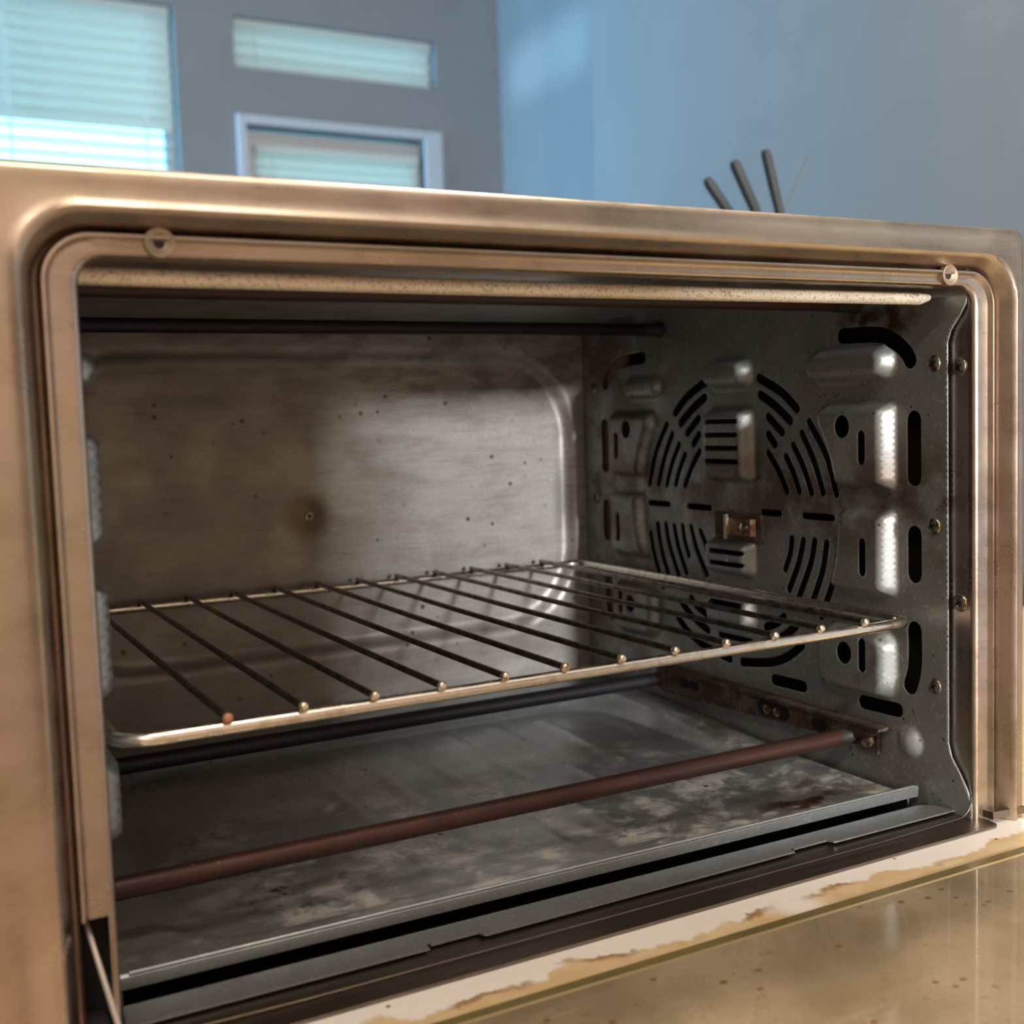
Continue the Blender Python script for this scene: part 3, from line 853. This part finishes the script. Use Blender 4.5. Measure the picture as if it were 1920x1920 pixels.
# ================================================================== CRUMB TRAY
tray = thing('crumb_tray', 'galvanised crumb tray with chalky residue and rust spots on the oven floor', 'tray')
tray.location = (W / 2, .18, -.0120)
TO = Vector(tray.location)
def yF(x): return .0366 - .0052 * x / .395
def hT(x, y):
    y2 = y - yF(x)
    z = -.0006 + .0064 * (1 - sstep(y2 / .0050)) + .0075 * sstep((y - .10) / .18)
    s_ = rbox(x, y, (.022, .380, .055, .318), .048)
    if s_ < 0:
        k = sstep(-s_ / .013); z = z * (1 - k) + (-.0048 + .0009 * max(0, 1 - abs((((x - .03) / .034) % 1) - .5) * 6) * sstep((-s_ - .02) / .01)) * k
    return z
tp = sheet('pan', [(.0045, yF(.0045)), (.3955, yF(.3955)), (.3955, .3440), (.0045, .3440)], [], .0030, hT, lambda x, y, h: (x, y, h), M['tray'], tray, .0); tp.location = -TO
mb = MB()
pts_x = [.0045, .02, .1, .2, .3, .385, .3955]
for i in range(len(pts_x) - 1):
    a, b = pts_x[i], pts_x[i + 1]; ya, yb = yF(a), yF(b)
    mb.add([(a, ya, .0058), (b, yb, .0058), (b, yb - .0008, .0048), (a, ya - .0008, .0048), (a, ya - .0004, .0002), (b, yb - .0004, .0002), (b, yb + .0015, -.0002), (a, ya + .0015, -.0002)],
           [(0, 1, 2, 3), (3, 2, 5, 4), (4, 5, 6, 7)])
lip = mb.build('lip', M['galv'], tray, 40); lip.location = -TO
mb = MB(); mb.tube([(.008, yF(.008) - .0003, .0059), (.2, yF(.2) - .0003, .0059), (.3925, yF(.3925) - .0003, .0059)], .0008, 10); q = mb.build('rolled_rim', M['galv'], tray, 60); q.location = -TO
for sx in (.0045, .3945):
    mb = MB(); mb.box((sx, .037, -.0118), (sx + .001, .343, -.0012)); q = mb.build('side_wall', M['galv'], tray); q.location = -TO

# ================================================================== WIRE RACK
rack = thing('wire_rack', 'chrome wire rack with twelve cross bars across the middle of the oven', 'rack')
rack.location = (W / 2, .187, .0915)
RO = Vector(rack.location)
def loop(x0, x1, y0, y1, z, r):
    P = []
    for cx, cy, a0 in ((x1 - r, y0 + r, -PI / 2), (x1 - r, y1 - r, 0), (x0 + r, y1 - r, PI / 2), (x0 + r, y0 + r, PI)):
        P += [(cx + r * math.cos(a0 + PI / 2 * k / 8), cy + r * math.sin(a0 + PI / 2 * k / 8), z) for k in range(9)]
    out = []
    for i, p in enumerate(P):
        out.append(p); q = P[(i + 1) % len(P)]
        if (Vector(q) - Vector(p)).length > .05:
            for k in range(1, 6): out.append(tuple(Vector(p).lerp(Vector(q), k / 6)))
    return out
mb = MB(); mb.tube(loop(.0075, .3905, .0285, .3440, .0913, .013), .0026, 16, True)
q = mb.build('frame_wire', M['wire'], rack, 60); q.location = -RO
bar = MB(); bar.tube([(0, .0262, .0952), (0, .10, .0952), (0, .19, .0950), (0, .27, .0952), (0, .3450, .0952)], .0015, 10)
b0 = None
for k in range(12):
    x = .0456 + .0282 * k
    if b0 is None: b0 = q = bar.build('cross_bar', M['bar'], rack, 60)
    else:
        q = b0.copy(); COL.objects.link(q); q.parent = rack
    q.location = Vector((x, 0, 0)) - RO
t0 = None
for k in range(12):
    x = .0456 + .0282 * k
    mb = MB(); mb.lathe([(.0016, 0), (.0019, .0006), (.0019, .0022), (.0014, .0030), (.0005, .0032)], (x, .0282, .0950), (0, -1, .12), 10)
    q = mb.build('bar_tip', M['rust_tip'] if k == 0 else M['tip'], rack, 50); q.location = -RO

# ================================================================== UTENSILS BEHIND THE OVEN
blk = thing('knife_block', 'brown wooden knife block standing on the counter behind the oven', 'knife block')
bx, by = .80, .55
blk.location = (bx, by, -.065)
mb = MB()
mb.prism([(-.055, .0), (.075, .0), (.035, .445), (-.030, .435)], lambda a, b, d: (a, -.05 + d, b), .10)
q = bevel(mb.build('body', M['wood'], blk), .006); recalc(q)
def handle(a, b, r, label, mat, cat='knife'):
    a = Vector(a); b = Vector(b); t = thing('kitchen_knife' if cat == 'knife' else 'thin_skewer', label, cat, 'knives in the block' if cat == 'knife' else None)
    t.location = a
    d = b - a
    mb = MB(); mb.tube([Vector((0, 0, 0)), d * .5, d * .93, d], [r * .85, r, r * 1.02, r * .7], 12); mb.build('handle', mat, t, 50)
    mb = MB(); mb.tube([-d.normalized() * .10, Vector((0, 0, 0))], r * .45, 8); mb.build('blade' if cat == 'knife' else 'shaft', M['faint'], t, 50)
    return t
handle((.760, .60, .385), (.711, .60, .440), .0055, 'black knife handle leaning furthest left behind the oven', M['handle'])
handle((.785, .60, .395), (.747, .60, .461), .0058, 'middle one of the three black knife handles behind the oven', M['handle'])
handle((.812, .60, .400), (.790, .60, .476), .0055, 'tallest and most upright of the three black knife handles', M['handle'])
handle((.823, .62, .400), (.868, .62, .478), 0.0009, 'faint thin grey skewer leaning right, beside the knife handles', M['faint'], 'skewer')
